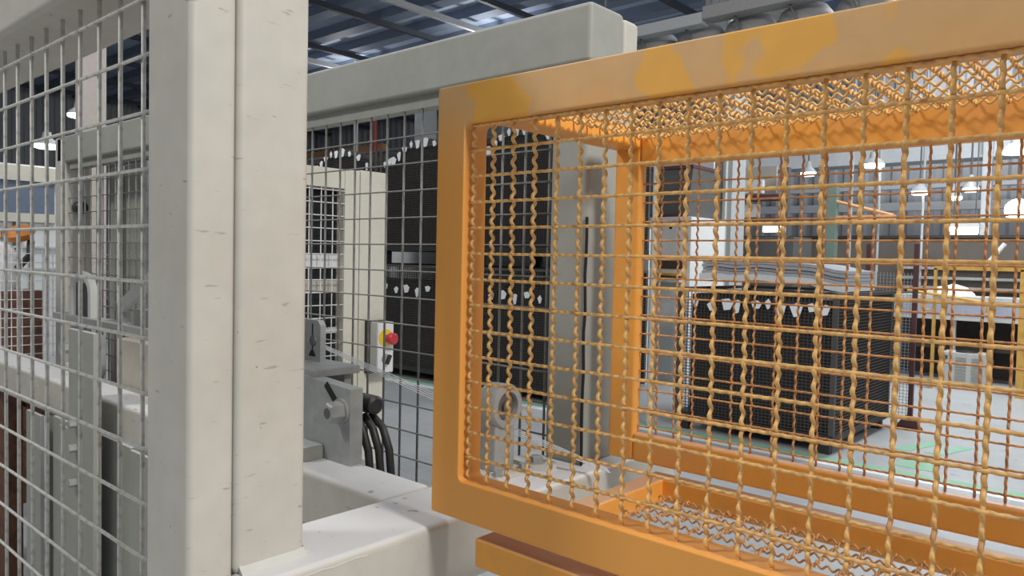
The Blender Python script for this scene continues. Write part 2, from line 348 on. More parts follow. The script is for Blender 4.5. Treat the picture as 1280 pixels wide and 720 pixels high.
# machine side panels below the cross beam
for k, (a, b, y) in enumerate(((-2.86, -2.72, .80), (-2.70, -2.57, .83), (-2.55, -2.40, .80), (-2.38, -2.12, .84), (-2.10, -1.6, .83), (-1.58, -1.08, .85))):
    box('side_panel', (a, b, y, y + .012, .05, .965), GREYG, mf, r=.003)
box('backing_panel', (-2.84, -1.08, .862, .874, .05, .955), GREYG, mf)
box('cover_plate', (-2.42, -2.23, .785, .80, .30, 1.27), GREYG, mf, r=.003)
for z in (.93, .83, 1.0): cyl('bolt', (-2.36, .786, z), (-2.36, .765, z), .012, STEEL, mf, n=6)

# ------------------------------------------------------------------ mesh guards (straight wires)
g1 = thing('mesh_guard', 'light grey welded wire guard panel left of the front post', 'guard', (-1.06, .48, .1))
mv = wire_mesh('mesh_wire', 'z', 1.82, .0036, m=WIREG, n=8); mh = wire_mesh('mesh_wire', 'x', 2.945, .0030, m=WIREG, n=8)
for k in range(34): put('mesh_wire', mv, (-1.178 - .0857 * k, .4845, 1.005), g1)
for k in range(22): put('mesh_wire', mh, (-2.535, .479, 1.872 - .0837 * k), g1)
g2 = thing('mesh_guard', 'dull grey welded wire guard panel under the rear lintel', 'guard', (-1.04, 1.34, 1.05))
mv = wire_mesh('mesh_wire', 'z', 1.03, .0031, m=WIRED, n=6); mh = wire_mesh('mesh_wire', 'x', 2.96, .0022, m=WIRED, n=6)
for k in range(41): put('mesh_wire', mv, (-1.057 - .0705 * k, 1.305, 1.40), g2)
for k in range(14): put('mesh_wire', mh, (-2.52, 1.3, 1.8125 - .0702 * k), g2)
bar = box('top_bar', (-3.99, -1.04, 1.30, 1.34, 1.88, 1.914), GREYG, g2)

# ------------------------------------------------------------------ orange wire cage
cg = thing('wire_cage', 'dusty orange steel cage with crimped wire mesh sides on the right', 'cage', (-.3, 1.0, 1.08))
CX0, CX1, CY0, CY1, CZ0, CZ1 = -.880, .42, .807, 1.325, 1.098, 1.762
T = .060
def fb(name, ext, m=ORANGE, r=.006, **k): return box(name, ext, m, cg, r=r, seg=3, **k)
def ring(bm, X0, X1, Z0, Z1, t, y0, y1, ro=.004, ri=.010, bev=.005):
    def loop(x0, x1, z0, z1, r):
        out = []
        for cx, cz, a0 in ((x1 - r, z1 - r, 0), (x0 + r, z1 - r, 90), (x0 + r, z0 + r, 180), (x1 - r, z0 + r, 270)):
            for k in range(5): q = math.radians(a0 + 22.5 * k); out.append((cx + r * math.cos(q), cz + r * math.sin(q)))
        return out
    O = loop(X0, X1, Z0, Z1, ro); I = loop(X0 + t, X1 - t, Z0 + t, Z1 - t, ri); n = len(O)
    V = [[bm.verts.new((x, y, z)) for x, z in Lp] for y in (y0, y1) for Lp in (O, I)]
    fo, fi, bo_, bi = V; sharp = []
    for k in range(n):
        j = (k + 1) % n
        bm.faces.new((fo[k], fo[j], fi[j], fi[k])); bm.faces.new((bo_[k], bi[k], bi[j], bo_[j]))
        bm.faces.new((fo[k], bo_[k], bo_[j], fo[j])); bm.faces.new((fi[k], fi[j], bi[j], bi[k]))
    bm.edges.ensure_lookup_table()
    for Lp in V:
        for k in range(n): sharp.append(bm.edges.get((Lp[k], Lp[(k + 1) % n])))
    bmesh.ops.recalc_face_normals(bm, faces=bm.faces[:])
    bmesh.ops.bevel(bm, geom=sharp, offset=bev * .6, segments=2, profile=.5, affect='EDGES')
bm = NB(); ring(bm, CX0, CX1, CZ0, CZ1, T, CY0, CY0 + .05); weighted(obj('front_frame', bm, ORANGE_WORN, cg, label='welded front frame with dusty worn upper rail', smooth=True))
fb('rear_bar', (CX0, CX0 + T, 1.298, CY1, CZ0, CZ1)); fb('rear_bar', (CX1 - T, CX1, 1.298, CY1, CZ0, CZ1))
fb('rear_bar', (CX0 + T - .001, CX1 - T + .001, 1.298, CY1, CZ1 - T - .012, CZ1)); fb('rear_bar', (CX0 + T - .001, CX1 - T + .001, 1.298, CY1, CZ0, CZ0 + T - .003))
for x in (CX0, CX1 - T): fb('depth_bar', (x, x + T, CY0 + .049, 1.299, CZ1 - .038, CZ1))
fb('depth_bar', (CX1 - T, CX1, CY0 + .049, 1.299, CZ0, CZ0 + .04))
for (x, y) in ((CX1 - T, CY0), (CX1 - T, 1.29)): fb('foot', (x, x + .05, y, y + .035, 1.081, CZ0 + .001), r=0)
AMP, LAM = .0031, .0168
yv = .8225
mz = wire_mesh('vertical_wire', 'z', .548, .0027, (0, 1, 0), AMP, LAM, m=WIREO); mx = wire_mesh('horizontal_wire', 'x', 1.185, .0024, (0, 1, 0), .0014, .0133, m=WIREO)
for k in range(30): put('vertical_wire', mz, (-.8136 + .04 * k, yv, 1.430), cg)
for k in range(14): put('horizontal_wire', mx, (-.23, yv - .001, 1.6625 - .039 * k), cg)
put('horizontal_wire', mx, (-.23, yv - .001, 1.6995), cg)
mz2 = wire_mesh('rear_vertical_wire', 'z', .548, .00215, (0, 1, 0), AMP * .8, LAM, m=WIREO2, seg=6); mx2 = wire_mesh('rear_horizontal_wire', 'x', 1.185, .0019, (0, 1, 0), .0012, .0133, m=WIREO2, seg=6)
for k in range(30): put('rear_vertical_wire', mz2, (-.7788 + .0395 * k, 1.316, 1.430), cg)
for k in range(14): put('rear_horizontal_wire', mx2, (-.23, 1.3145, 1.655 - .0375 * k), cg)
mtx = wire_mesh('top_wire', 'x', 1.185, .0021, (0, 0, 1), AMP, LAM, m=WIREO); mty = wire_mesh('top_wire', 'y', .445, .0021, (0, 0, 1), AMP, LAM, m=WIREO)
for k in range(11): put('top_wire', mtx, (-.23, .876 + .04 * k, 1.742), cg)
for k in range(29): put('top_wire', mty, (-.80 + .04 * k, 1.077, 1.742), cg)

# tray under the cage
ty = thing('mesh_tray', 'orange frame tray with crimped mesh floor below the cage', 'tray', (-.2, 1.05, 0))
TX0, TX1, TY0, TY1, TZ0, TZ1, TT = -.782, .42, .807, 1.327, 1.036, 1.080, .043
def tb(name, ext, m=ORANGE, r=.004, **k): return box(name, ext, m, ty, r=r, seg=3, **k)
tb('frame_bar', (TX0, TX1, TY0, TY0 + TT, TZ0, TZ1)); tb('frame_bar', (TX0, TX1, TY1 - TT, TY1, TZ0, TZ1))
tb('frame_bar', (TX0, TX0 + TT, TY0 + TT - .001, TY1 - TT + .001, TZ0, TZ1)); tb('frame_bar', (TX1 - TT, TX1, TY0 + TT - .001, TY1 - TT + .001, TZ0, TZ1))
mfx = wire_mesh('floor_wire', 'x', 1.115, .0019, (0, 0, 1), AMP, LAM, m=WIREO2); mfy = wire_mesh('floor_wire', 'y', .432, .0019, (0, 0, 1), AMP, LAM, m=WIREO2)
for k in range(11): put('floor_wire', mfx, (-.18, .868 + .04 * k, 1.050), ty)
for k in range(28): put('floor_wire', mfy, (-.72 + .04 * k, 1.067, 1.050), ty)
for y in (TY0, TY1 - TT): tb('leg', (TX1 - TT, TX1, y, y + TT, 0, TZ0 + .001))

# ------------------------------------------------------------------ machine internals beside the front post
br = thing('roller_bracket', 'grey steel roller bracket with big hex bolt on the cross beam', 'bracket', (-1.35, .95, 1.068))
bm = NB(); prism(bm, [(-1.60, 1.066), (-1.262, 1.066), (-1.262, 1.226), (-1.36, 1.232), (-1.43, 1.236), (-1.47, 1.15), (-1.60, 1.10)], 'y', .93, .962); obj('bracket_plate', bm, STEEL, br)
bm = NB(); lathe(bm, (-1.291, .93, 1.178), (0, -1, 0), [(0, .027), (.005, .027)], 22); obj('washer', bm, STEEL, br)
bm = NB(); lathe(bm, (-1.291, .925, 1.178), (0, -1, 0), [(0, .022), (.026, .022), (.03, .018)], 6); bo = obj('hex_bolt', bm, STEEL, br)
bm = NB(); lathe(bm, (-1.291, .8955, 1.178), (0, -1, 0), [(0, .012), (.001, .011)], 16); obj('bolt_tip', bm, STEELD, bo)
bm = NB(); rbox(bm, -.032, .032, -.0015, .0015, -.0075, .0075, r=.001, mat=Matrix.Translation((-1.322, .929, 1.207)) @ Matrix.Rotation(math.radians(42), 4, 'Y')); obj('slot', bm, BLACKH, br)
box('top_plate', (-1.75, -1.40, .935, 1.06, 1.232, 1.25), STEEL, br, r=.003)
box('base_block', (-1.75, -1.35, .88, .93, 1.066, 1.10), GREYG, br, r=.006)
bm = NB(); lathe(bm, (-1.262, 1.0, 1.185), (1, 0, 0), [(-.3, .02), (-.005, .02), (.0, .014)], 20); obj('roller_pin', bm, BLACK, br, smooth=True)
box('rear_plate', (-1.60, -1.42, 1.03, 1.05, 1.02, 1.233), STEEL, br, r=.003)
for k in range(3):
    hs = NB(); y0 = .980 + .019 * k
    sweep(hs, [(-1.305, y0, 1.158), (-1.285 + .01 * k, y0, 1.135), (-1.268 + .011 * k, y0 + .003, 1.09), (-1.262 + .011 * k, y0 + .004, 1.04), (-1.27 + .008 * k, y0 + .004, .94), (-1.29, y0, .80)], .0085, 10)
    tag(obj('rubber_hose', hs, BLACK, smooth=True), ['nearest of the three black hoses hanging behind the bolted bracket', 'middle of the three black hoses hanging behind the bolted bracket', 'farthest of the three black hoses hanging behind the bolted bracket'][k], 'hose', 'black hoses behind the roller bracket')
sp = thing('slotted_plate', 'small grey upright plate with a keyhole slot beside the front post', 'bracket', (-1.52, 1.02, 1.25))
bm = NB(); prism(bm, [(-1.62, 1.25), (-1.494, 1.25), (-1.494, 1.335), (-1.505, 1.347), (-1.61, 1.347), (-1.62, 1.335)], 'y', 1.015, 1.03); obj('plate', bm, STEEL, sp)
box('slot', (-1.5265, -1.5235, 1.0135, 1.0155, 1.262, 1.338), BLACKH, sp)
bm = NB(); lathe(bm, (-1.522, 1.016, 1.298), (0, -1, 0), [(0, .013), (.004, .012), (.006, .006)], 18); obj('hub', bm, STEELD, sp)
bm = NB(); prism(bm, [(-1.538, 1.262), (-1.512, 1.262), (-1.521, 1.276), (-1.529, 1.276)], 'y', 1.0125, 1.0155); obj('notch', bm, BLACKH, sp)

pb = thing('bearing_block', 'light grey pillow block bearing standing on the side beam behind the mesh', 'bearing', (-1.02, 1.1, 1.068))
bm = NB(); lathe(bm, (-1.055, 1.12, 1.205), (1, 0, 0), [(0, .03), (.008, .044), (.05, .046), (.056, .042), (.056, .03), (.04, .028)], 26); obj('bearing_ring', bm, STEEL, pb, smooth=True)
bm = NB(); lathe(bm, (-1.012, 1.12, 1.205), (1, 0, 0), [(0, .028), (.004, .026), (.006, .012), (.012, .012)], 22); obj('shaft_end', bm, STEELD, pb, smooth=True)
box('pedestal', (-1.05, -1.005, 1.09, 1.15, 1.075, 1.178), STEEL, pb, r=.006)
box('base_flange', (-1.052, -.975, 1.07, 1.17, 1.066, 1.076), LGREY, pb, r=.003)
for y in (1.082, 1.158):
    bm = NB(); lathe(bm, (-.988, y, 1.074), (0, 0, 1), [(0, .013), (.003, .013), (.003, .009), (.012, .009)], 6); obj('bolt', bm, STEEL, pb)
bp = thing('clamp_plate', 'flat light grey clamp plate with a hex bolt lying on the side beam', 'plate', (-1.0, 1.22, 1.068))
bm = NB(); prism(bm, [(-1.05, 1.185), (-.985, 1.175), (-.955, 1.195), (-.955, 1.225), (-1.05, 1.27)], 'z', 1.068, 1.080); obj('plate', bm, LGREY, bp)
bm = NB(); lathe(bm, (-.99, 1.20, 1.079), (0, 0, 1), [(0, .02), (.003, .02)], 20); obj('washer', bm, STEEL, bp)
bm = NB(); lathe(bm, (-.99, 1.20, 1.08), (0, 0, 1), [(0, .013), (.013, .013), (.015, .01)], 6); obj('hex_bolt', bm, STEEL, bp)
for k in range(4):
    bm = NB(); d = .008 * k
    sweep(bm, [(-1.60, 1.06 + d * .6, 1.292 - d * .6), (-1.2, 1.155 + d * .6, 1.185 - d), (-.84, 1.24 + d * .5, 1.09 - d * .5)], .0011, 5)
    tag(obj('steel_cord', bm, TAG), ['topmost thin bright cord stretched from the slotted plate to the tray', 'second thin bright cord from the top, running to the tray', 'third thin bright cord from the top, running to the tray', 'lowest thin bright cord stretched towards the tray'][k], 'cord', 'thin cords through the machine')

# internals seen through the left guard
lb = thing('plate_bracket', 'blue grey plate bracket with diamond holes behind the left guard', 'bracket', (-2.85, 1.0, 1.068))
box('plate', (-3.05, -2.78, 1.0, 1.02, 1.066, 1.205), STEEL, lb, r=.003)
for x, z in ((-2.95, 1.165), (-2.845, 1.158)):
    bm = NB(); prism(bm, [(x - .02, z), (x, z - .026), (x + .02, z), (x, z + .026)], 'y', .9985, 1.001); obj('hole', bm, BLACKH, lb)
bm = NB(); lathe(bm, (-3.04, 1.0, 1.14), (0, -1, 0), [(0, .03), (.006, .03), (.006, .022), (.04, .022)], 6); obj('hex_bolt', bm, STEEL, lb)
box('base_lip', (-3.05, -2.78, .975, 1.0, 1.066, 1.085), LGREY, lb, r=.003)
tbk = box('tan_block', (-2.60, -2.18, .985, 1.27, 1.0, 1.215), TAN, None, r=.006); tag(tbk, 'tan rectangular machine block behind the left guard', 'block')
box('cap_bar', (-3.45, -2.0, 1.06, 1.12, 1.2155, 1.242), LGREY, tbk, r=.004, label='light grey cap bar')
ar = thing('arched_guard', 'small pale arched cover standing on the light cap bar', 'cover', (-3.2, 1.08, 1.242))
pts = [(-3.30, 1.242), (-3.30, 1.33)] + [(-3.2 - .10 * math.cos(a), 1.33 + .07 * math.sin(a)) for a in [math.pi * i / 8 for i in range(1, 8)]] + [(-3.10, 1.33), (-3.10, 1.242)]
bm = NB(); sweep(bm, [(p[0], 1.09, p[1]) for p in pts], .018, 8); obj('arch', bm, LGREY, ar, smooth=True)
box('web', (-3.26, -3.14, 1.085, 1.095, 1.242, 1.37), STEELD, ar)
lv = thing('lever_arm', 'pale sloping lever arm close to the front post behind the left guard', 'lever', (-2.7, 1.1, 1.24))
bm = NB(); rbox(bm, -.16, .16, -.012, .012, -.022, .022, r=.004, mat=Matrix.Translation((-2.70, 1.09, 1.355)) @ Matrix.Rotation(math.radians(-24), 4, 'Y')); obj('arm', bm, LGREY, lv)
cyl('pivot_pin', (-2.83, 1.07, 1.30), (-2.83, 1.12, 1.30), .016, STEEL, lv); box('support', (-2.845, -2.815, 1.08, 1.11, 1.24, 1.30), STEEL, lv); box('block', (-2.70, -2.5, 1.08, 1.12, 1.242, 1.30), STEEL, lv)
# upright housings inside the machine
uh = thing('upright_housing', 'tall grey upright housing with dark gaps at the back left corner', 'housing', (-3.6, 1.3, 0))
box('column', (-3.74, -3.50, 1.45, 1.60, 0, 1.9), GREYG, uh, r=.006); box('column', (-3.93, -3.78, 1.46, 1.6, 0, 1.9), GREYG, uh, r=.006)
box('dark_gap_cover', (-3.99, -3.40, 1.61, 1.64, 0, 1.95), BROWN, uh); cyl('guide_rod', (-3.72, 1.42, .9), (-3.72, 1.42, 1.9), .008, WHITE, uh); cyl('guide_rod', (-3.46, 1.44, .9), (-3.46, 1.44, 1.9), .01, STEEL, uh)
bm = NB(); lathe(bm, (-3.99, 1.34, 1.70), (1, 0, 0), [(0, .03), (.04, .03), (.05, .02)], 16); tag(obj('round_knob', bm, BLACK, smooth=True), 'small round black knob on the back left post', 'knob')

# ------------------------------------------------------------------ cream control cabinet
cb = thing('control_cabinet', 'cream control cabinet with a wire grid window behind the rear guard', 'cabinet', (-3.4, 2.3, 0))
X0, X1 = -3.27, -3.2
box('end_panel', (X0, X1, 2.31, 2.402, 0, 1.935), CREAM, cb, r=.004); box('end_panel', (X0, X1, 2.406, 2.57, 0, 1.94), CREAM, cb, r=.004)
box('head_panel', (X0, X1, 1.55, 2.309, 1.835, 1.933), CREAM, cb, r=.004); box('base_panel', (X0, X1, 1.66, 2.309, 0, .76), CREAM, cb, r=.004)
box('back_panel', (X0 - .02, X0, 1.66, 2.309, .76, 1.835), BLACKH, cb)
box('inner_strip', (X0 - .0005, X0 + .012, 1.66, 2.309, 1.43, 1.50), WHITE, cb); box('inner_strip', (X0 - .0005, X0 + .012, 1.66, 2.309, 1.31, 1.37), TAN, cb); box('inner_strip', (X0 - .0005, X0 + .012, 1.66, 2.309, 1.10, 1.13), LGREY, cb)
mgz = wire_mesh('grid_wire', 'z', 1.09, .003, m=WHITE); mgy = wire_mesh('grid_wire', 'y', .66, .003, m=WHITE)
for k in range(10): put('grid_wire', mgz, (X1 - .01, 1.70 + .068 * k, 1.297), cb)
for k in range(17): put('grid_wire', mgy, (X1 - .004, 1.98, .80 + .064 * k), cb)
es = thing('emergency_stop_box', 'grey switch box with red mushroom emergency stop button on cream cabinet', 'switch box', (-3.15, 2.5, 1.02))
box('back_plate', (X1 - .0004, -3.16, 2.445, 2.56, .885, 1.16), BLACK, es); box('housing', (-3.16, -3.10, 2.448, 2.557, .89, 1.157), LGREY, es, r=.005)
EX = -3.10
box('face_plate', (EX, EX + .004, 2.452, 2.553, .895, 1.152), WHITE, es, r=.002)
bm = NB(); lathe(bm, (EX + .004, 2.502, 1.075), (1, 0, 0), [(0, .046), (.004, .046)], 26); obj('warning_ring', bm, YEL, es, label='yellow ring')
bm = NB(); lathe(bm, (EX + .008, 2.502, 1.075), (1, 0, 0), [(0, .018), (.034, .02), (.038, .031), (.06, .031), (.066, .024)], 22); obj('stop_button', bm, RED, es, smooth=True, label='red mushroom button')
bm = NB(); lathe(bm, (EX + .004, 2.505, .965), (1, 0, 0), [(0, .028), (.008, .026), (.009, .02)], 22); kn = obj('rotary_switch', bm, STEEL, es, smooth=True)
bm = NB(); rbox(bm, 0, .022, -.007, .007, -.026, .026, r=.003, mat=Matrix.Translation((EX + .012, 2.507, .963)) @ Matrix.Rotation(math.radians(-25), 4, 'X')); obj('switch_handle', bm, BLACK, kn)

# ------------------------------------------------------------------ black loads in mesh containers
def container(x0, x1, y0, y1, z0, h, lab, dome=0., group='dark mesh containers along the white floor line', tags='row', fh=.10):
    t = thing('mesh_container', lab, 'container', ((x0 + x1) / 2, (y0 + y1) / 2, z0), group)
    z1 = z0 + h
    box('base_frame', (x0, x1, y0, y1, z0 + fh, z0 + fh + .06), BLACK, t)
    for x in (x0 + .04, x1 - .12):
        for y in (y0 + .04, y1 - .12): box('foot', (x, x + .08, y, y + .08, z0, z0 + fh + .001), BLACK, t)
    for x in (x0, x1 - .04):
        for y in (y0, y1 - .04): box('corner_post', (x, x + .04, y, y + .04, z0 + fh + .059, z1), MESHD, t)
    # fine wire sides, far too many wires to pick out singly
    bm = NB()
    n = int((x1 - x0) / .032)
    for i in range(1, n):
        x = x0 + (x1 - x0) * i / n; rbox(bm, x - .0025, x + .0025, y0 + .012, y0 + .02, z0 + fh + .06, z1)
    m_ = int(h / .032)
    for j in range(m_): z = z0 + fh + .07 + (h - fh - .1) * j / m_; rbox(bm, x0 + .04, x1 - .04, y0 + .004, y0 + .012, z, z + .005)
    n = int((y1 - y0) / .032)
    for i in range(1, n):
        y = y0 + (y1 - y0) * i / n; rbox(bm, x1 - .02, x1 - .012, y - .0025, y + .0025, z0 + fh + .06, z1)
    for j in range(m_): z = z0 + fh + .07 + (h - fh - .1) * j / m_; rbox(bm, x1 - .012, x1 - .004, y0 + .04, y1 - .04, z, z + .005)
    obj('wire_sides', bm, MESHD, t, kind='stuff')
    for e in ((x0, x1, y0, y0 + .03), (x0, x1, y1 - .03, y1), (x0, x0 + .03, y0 + .03, y1 - .03), (x1 - .03, x1, y0 + .03, y1 - .03)): box('top_rim', (*e, z1, z1 + .03), MESHD, t)
    return t
def load(x0, x1, y0, y1, z0, h, lab, dome, tags, group='black sheet loads in the mesh containers'):
    t = thing('black_sheet_stack', lab, 'load', ((x0 + x1) / 2, (y0 + y1) / 2, z0), group)
    bm = NB(); NX = 16; prof = []
    for i in range(NX + 1):
        u = i / NX; prof.append((x0 + (x1 - x0) * u, z0 + h + dome * math.sin(math.pi * u) + .006 * math.sin(i * 2.4)))
    prism(bm, [(x0, z0)] + [(x1, z0)] + prof[::-1], 'y', y0, y1); obj('sheet_bundle', bm, LOAD, t)
    for k, (u, dz) in enumerate(tags):
        x = x0 + (x1 - x0) * u; z = z0 + h + dome * math.sin(math.pi * u) - dz
        bm = NB(); a = .026 + .026 * ((k * 7) % 5) / 4; hh = .055 + .014 * ((k * 5) % 4)
        prism(bm, [(x - a, z - .02 * (k % 2)), (x + a * .2, z + .012), (x + a * 1.1, z - .012 * (k % 3)), (x + a * .6, z - hh), (x - a * .5 + .012 * (k % 2), z - hh * 1.1)], 'y', y0 - .06, y0 - .052); obj('white_tag', bm, TAG, t)
    return t
CR = container(-3.42, -2.02, 6.10, 7.6, 0, 1.25, 'dark mesh container right of centre beside the green floor stripes')
load(-3.30, -2.06, 6.15, 7.5, .165, 1.06, 'black sheet stack with white tags in the right hand container', .03, [(.05, .06), (.17, .08), (.29, .06), (.36, .07), (.5, .07), (.58, .05), (.67, .08), (.77, .06), (.87, .05), (.95, .05)])
names = [('third', -7.72, -6.12), ('second', -6.06, -4.62), ('fourth', -9.38, -7.78)]
for nm, a, b in names:
    pos = {'third': 'middle, right of the cream cabinet', 'second': 'right, beside the rear post', 'fourth': 'left, behind the cream cabinet'}[nm]
    container(a, b, 6.1, 7.55, 0, 1.37, 'dark mesh container on the floor, lower ' + pos)
    container(a, b, 6.1, 7.55, 1.40, 1.42, 'dark mesh container stacked on top, upper ' + pos, fh=.17)
    load(a + .05, b - .05, 6.15, 7.5, .165, 1.0, 'black sheet stack in the lower container ' + pos, .0, [(.08 + .13 * k, .02 + .03 * (k % 2)) for k in range(7)])
    load(a + .05, b - .05, 6.15, 7.5, 1.64, .98, 'black arched sheet stack in the upper container ' + pos, .30, [(.04, -.02), (.1, -.0), (.15, .03), (.22, .03), (.29, .02), (.37, .0), (.45, .02), (.54, .0), (.65, .02), (.78, .0), (.9, .02)])
# folded grey fabric on the right hand container
ff = thing('folded_fabric', 'folded grey fabric with white edge lying on the right hand container', 'fabric', (-2.7, 6.9, 1.28))
bm = NB(); n = 14
lay = []
for i in range(n + 1): lay.append((-3.40 + 1.3 * i / n, 1.35 + .008 * math.sin(i * 1.3) - (.06 * max(0, (i - 9) / 5))))
prism(bm, lay + [(p[0], p[1] + .055) for p in lay[::-1]], 'y', 6.45, 7.3); obj('white_layer', bm, WHITE, ff, label='white sheet layer')
for k in range(4):
    bm = NB(); base = [(p[0], p[1] + .056 + .03 * k) for p in lay]
    prism(bm, base + [(p[0], p[1] + .026) for p in base[::-1]], 'y', 6.5 + .02 * (k % 2), 7.3); obj('fabric_fold', bm, FABRIC, ff)
wbd = box('gap_bright_panel', (-10.5, -4.9, 8.0, 8.04, 0, 1.9), WHITE); tag(wbd, 'added white panel that makes the gap between stacked dark containers bright', 'board')  # white sheet added so the gap between stacked containers reads bright
# mesh screen with maroon posts
ms = thing('mesh_screen', 'fine grey mesh screen on maroon posts beside the right hand container', 'screen', (-2.1, 7.8, 0))
for x in (-2.32, -1.90):
    box('post', (x, x + .04, 7.75, 7.79, 0, 1.72), MAROON, ms)
    bm = NB(); prism(bm, [(x - .1, 0), (x + .14, 0), (x + .05, .12), (x - .01, .12)], 'y', 7.72, 7.75); obj('foot', bm, MAROON, ms)
bm = NB()
for i in range(13): x = -2.28 + i * .03; rbox(bm, x, x + .004, 7.765, 7.769, .1, 1.45)
for i in range(45): z = .1 + i * .03; rbox(bm, -2.28, -1.9, 7.769, 7.773, z, z + .004)
obj('fine_mesh', bm, FABRIC, ms, kind='stuff')
tag(cyl('thin_pipe', (-3.62, 6.0, 0), (-3.62, 6.0, 2.62), .025, LGREY), 'thin grey vertical pipe left of the right hand container', 'pipe')
# white machine cabinet and hopper
wm = thing('white_machine', 'white machine cabinet with dark slots left of the grey column', 'machine', (-4.9, 8.4, 0))
box('body', (-5.6, -4.5, 8.3, 9.2, 0, 2.06), WHITE, wm, r=.01); box('dark_slot', (-5.3, -4.6, 8.285, 8.305, 1.42, 1.52), BROWN, wm)
box('shelf_roller', (-5.3, -4.55, 8.1, 8.3, 1.34, 1.37), YELLOW, wm); box('shelf_roller', (-5.3, -4.55, 8.1, 8.3, 1.26, 1.30), LGREY, wm)
for x in (-5.18, -4.98, -4.78):
    bm = NB(); lathe(bm, (x, 8.31, 1.93), (0, -1, 0), [(0, .022), (.012, .022)], 12); obj('port', bm, BLACKH, wm)
hp = thing('hopper', 'dark hopper with brown rims on the white machine', 'hopper', (-4.95, 8.7, 2.06))
bm = NB(); prism(bm, [(-5.5, 2.06), (-4.62, 2.06), (-4.55, 2.66), (-5.55, 2.66)], 'y', 8.4, 9.1); obj('body', bm, STEELD, hp)
box('rim', (-5.56, -4.54, 8.38, 9.12, 2.66, 2.70), MAROON, hp); box('rim', (-5.51, -4.6, 8.37, 8.4, 2.06, 2.1), MAROON, hp)
box('back_board', (-5.5, -4.65, 9.13, 9.16, 2.06, 3.0), WHITE, hp)
# maroon press
mp = thing('maroon_press', 'maroon and white press machine behind the taupe wall', 'machine', (-4.6, 10.9, 0))
box('bed', (-5.3, -4.15, 10.6, 11.3, 0, 1.9), STEELD, mp)
for z, x1 in ((2.08, -4.2), (2.42, -4.35)): box('cross_rail', (-5.2, x1, 10.6, 10.75, z, z + .09), MAROON, mp)
for x in (-5.2, -4.4): box('upright', (x, x + .08, 10.76, 10.86, 1.9, 2.9), STEELD, mp)
for x, z, w in ((-5.15, 2.20, .12), (-4.95, 2.18, .25), (-5.18, 1.92, .2), (-4.95, 2.53, .3)): box('white_panel', (x, x + w, 10.65, 10.74, z, z + .2), WHITE, mp, r=.01)
box('work_light', (-4.62, -4.35, 10.64, 10.7, 1.97, 2.05), LAMP, mp, label='small lit work light'); box('tan_panel', (-5.2, -4.55, 10.9, 10.94, 2.55, 2.95), TAN, mp)
# salmon jib crane
jb = thing('jib_crane', 'salmon coloured triangular jib arm on a green grey post', 'crane', (-3.55, 12.1, 0))
box('post', (-4.2, -4.06, 12.0, 12.14, 0, 2.75), paint('green_grey_paint', srgb(120, 138, 128), .5), jb)
bm = NB(); sweep(bm, [(-4.1, 12.05, 2.50), (-3.25, 12.05, 2.26)], .03, 6); obj('tie_bar', bm, SALMON, jb)
box('arm', (-4.1, -3.22, 12.02, 12.08, 2.19, 2.27), SALMON, jb)
# work table with white heap, grey lidded cabinet and yellow rack
wt = thing('work_table', 'long work table with blue grey perforated skirt at the right', 'table', (-1.6, 11.6, 0))
box('table_top', (-3.0, -.9, 11.35, 12.1, 1.09, 1.13), LGREY, wt); box('skirt', (-3.0, -.9, 11.33, 11.35, .86, 1.09), PERF, wt)
box('lower_rail', (-3.0, -.9, 11.32, 11.35, .82, .86), LGREY, wt); box('back_board', (-3.0, -.9, 12.08, 12.1, 0, 1.09), BROWN, wt); box('shelf', (-3.0, -.9, 11.5, 12.08, .42, .46), BROWN, wt)
for x in (-2.97, -2.3, -.95): box('leg', (x, x + .05, 11.36, 11.42, 0, 1.09), LGREY, wt)
bm = NB(); lathe(bm, (-2.38, 11.6, 1.131), (0, 0, 1), [(0, .28), (.05, .26), (.11, .17), (.15, .05)], 16)
for v in bm.verts: v.co.x += .03 * math.sin(v.co.y * 31); v.co.z += .012 * math.sin(v.co.x * 37) if v.co.z > 1.15 else 0
tag(obj('white_heap', bm, WHITE, smooth=True), 'small white heap lying on the work table', 'sack')
dm = thing('dark_press_bench', 'dark brown machine bed behind the work table', 'machine', (-1.6, 12.5, 0))
box('bed', (-3.2, -.6, 12.2, 12.8, 0, 1.55), BROWN, dm)
for k in range(3): box('rail', (-3.2, -.6, 12.15, 12.2, 1.2 + .14 * k, 1.24 + .14 * k), STEEL, dm)
bm = NB(); sweep(bm, [(-2.1, 12.1, 1.5), (-1.85, 12.1, 1.85)], .03, 8); obj('lever', bm, WHITE, dm)
ac = thing('louvred_cabinet', 'small grey louvred cabinet on the floor before the work table', 'cabinet', (-2.05, 11.1, 0))
box('body', (-2.32, -1.80, 10.95, 11.3, .02, .43), LGREY, ac, r=.006); box('plinth', (-2.30, -1.82, 10.97, 11.28, 0, .021), BLACK, ac)
for c in range(2):
    for k in range(8): box('louvre', (-2.15 + .18 * c, -2.03 + .18 * c, 10.938, 10.951, .08 + .04 * k, .095 + .04 * k), STEEL, ac)
bm = NB(); lathe(bm, (-2.06, 11.12, .43), (0, 0, 1), [(0, .13), (.015, .12), (.025, .05)], 20); obj('fan_cap', bm, BLACK, ac)
box('name_plate', (-2.29, -2.24, 10.945, 10.951, .34, .39), STEELD, ac)
yr = thing('yellow_rack', 'open yellow tube rack in front of the work table', 'rack', (-1.9, 10.6, 0))
for x, w in ((-2.34, .03), (-1.44, .08)): box('upright', (x, x + w, 10.5, 10.56, 0, 1.5), YELLOW, yr)
box('cross_bar', (-2.34, -1.36, 10.5, 10.56, 1.48, 1.53), YELLOW, yr)
bm = NB(); sweep(bm, [(-2.62, 10.46, 1.22), (-1.75, 10.46, 1.10), (-1.75, 10.46, .98)], .02, 6); obj('support_bar', bm, YELLOW, yr)
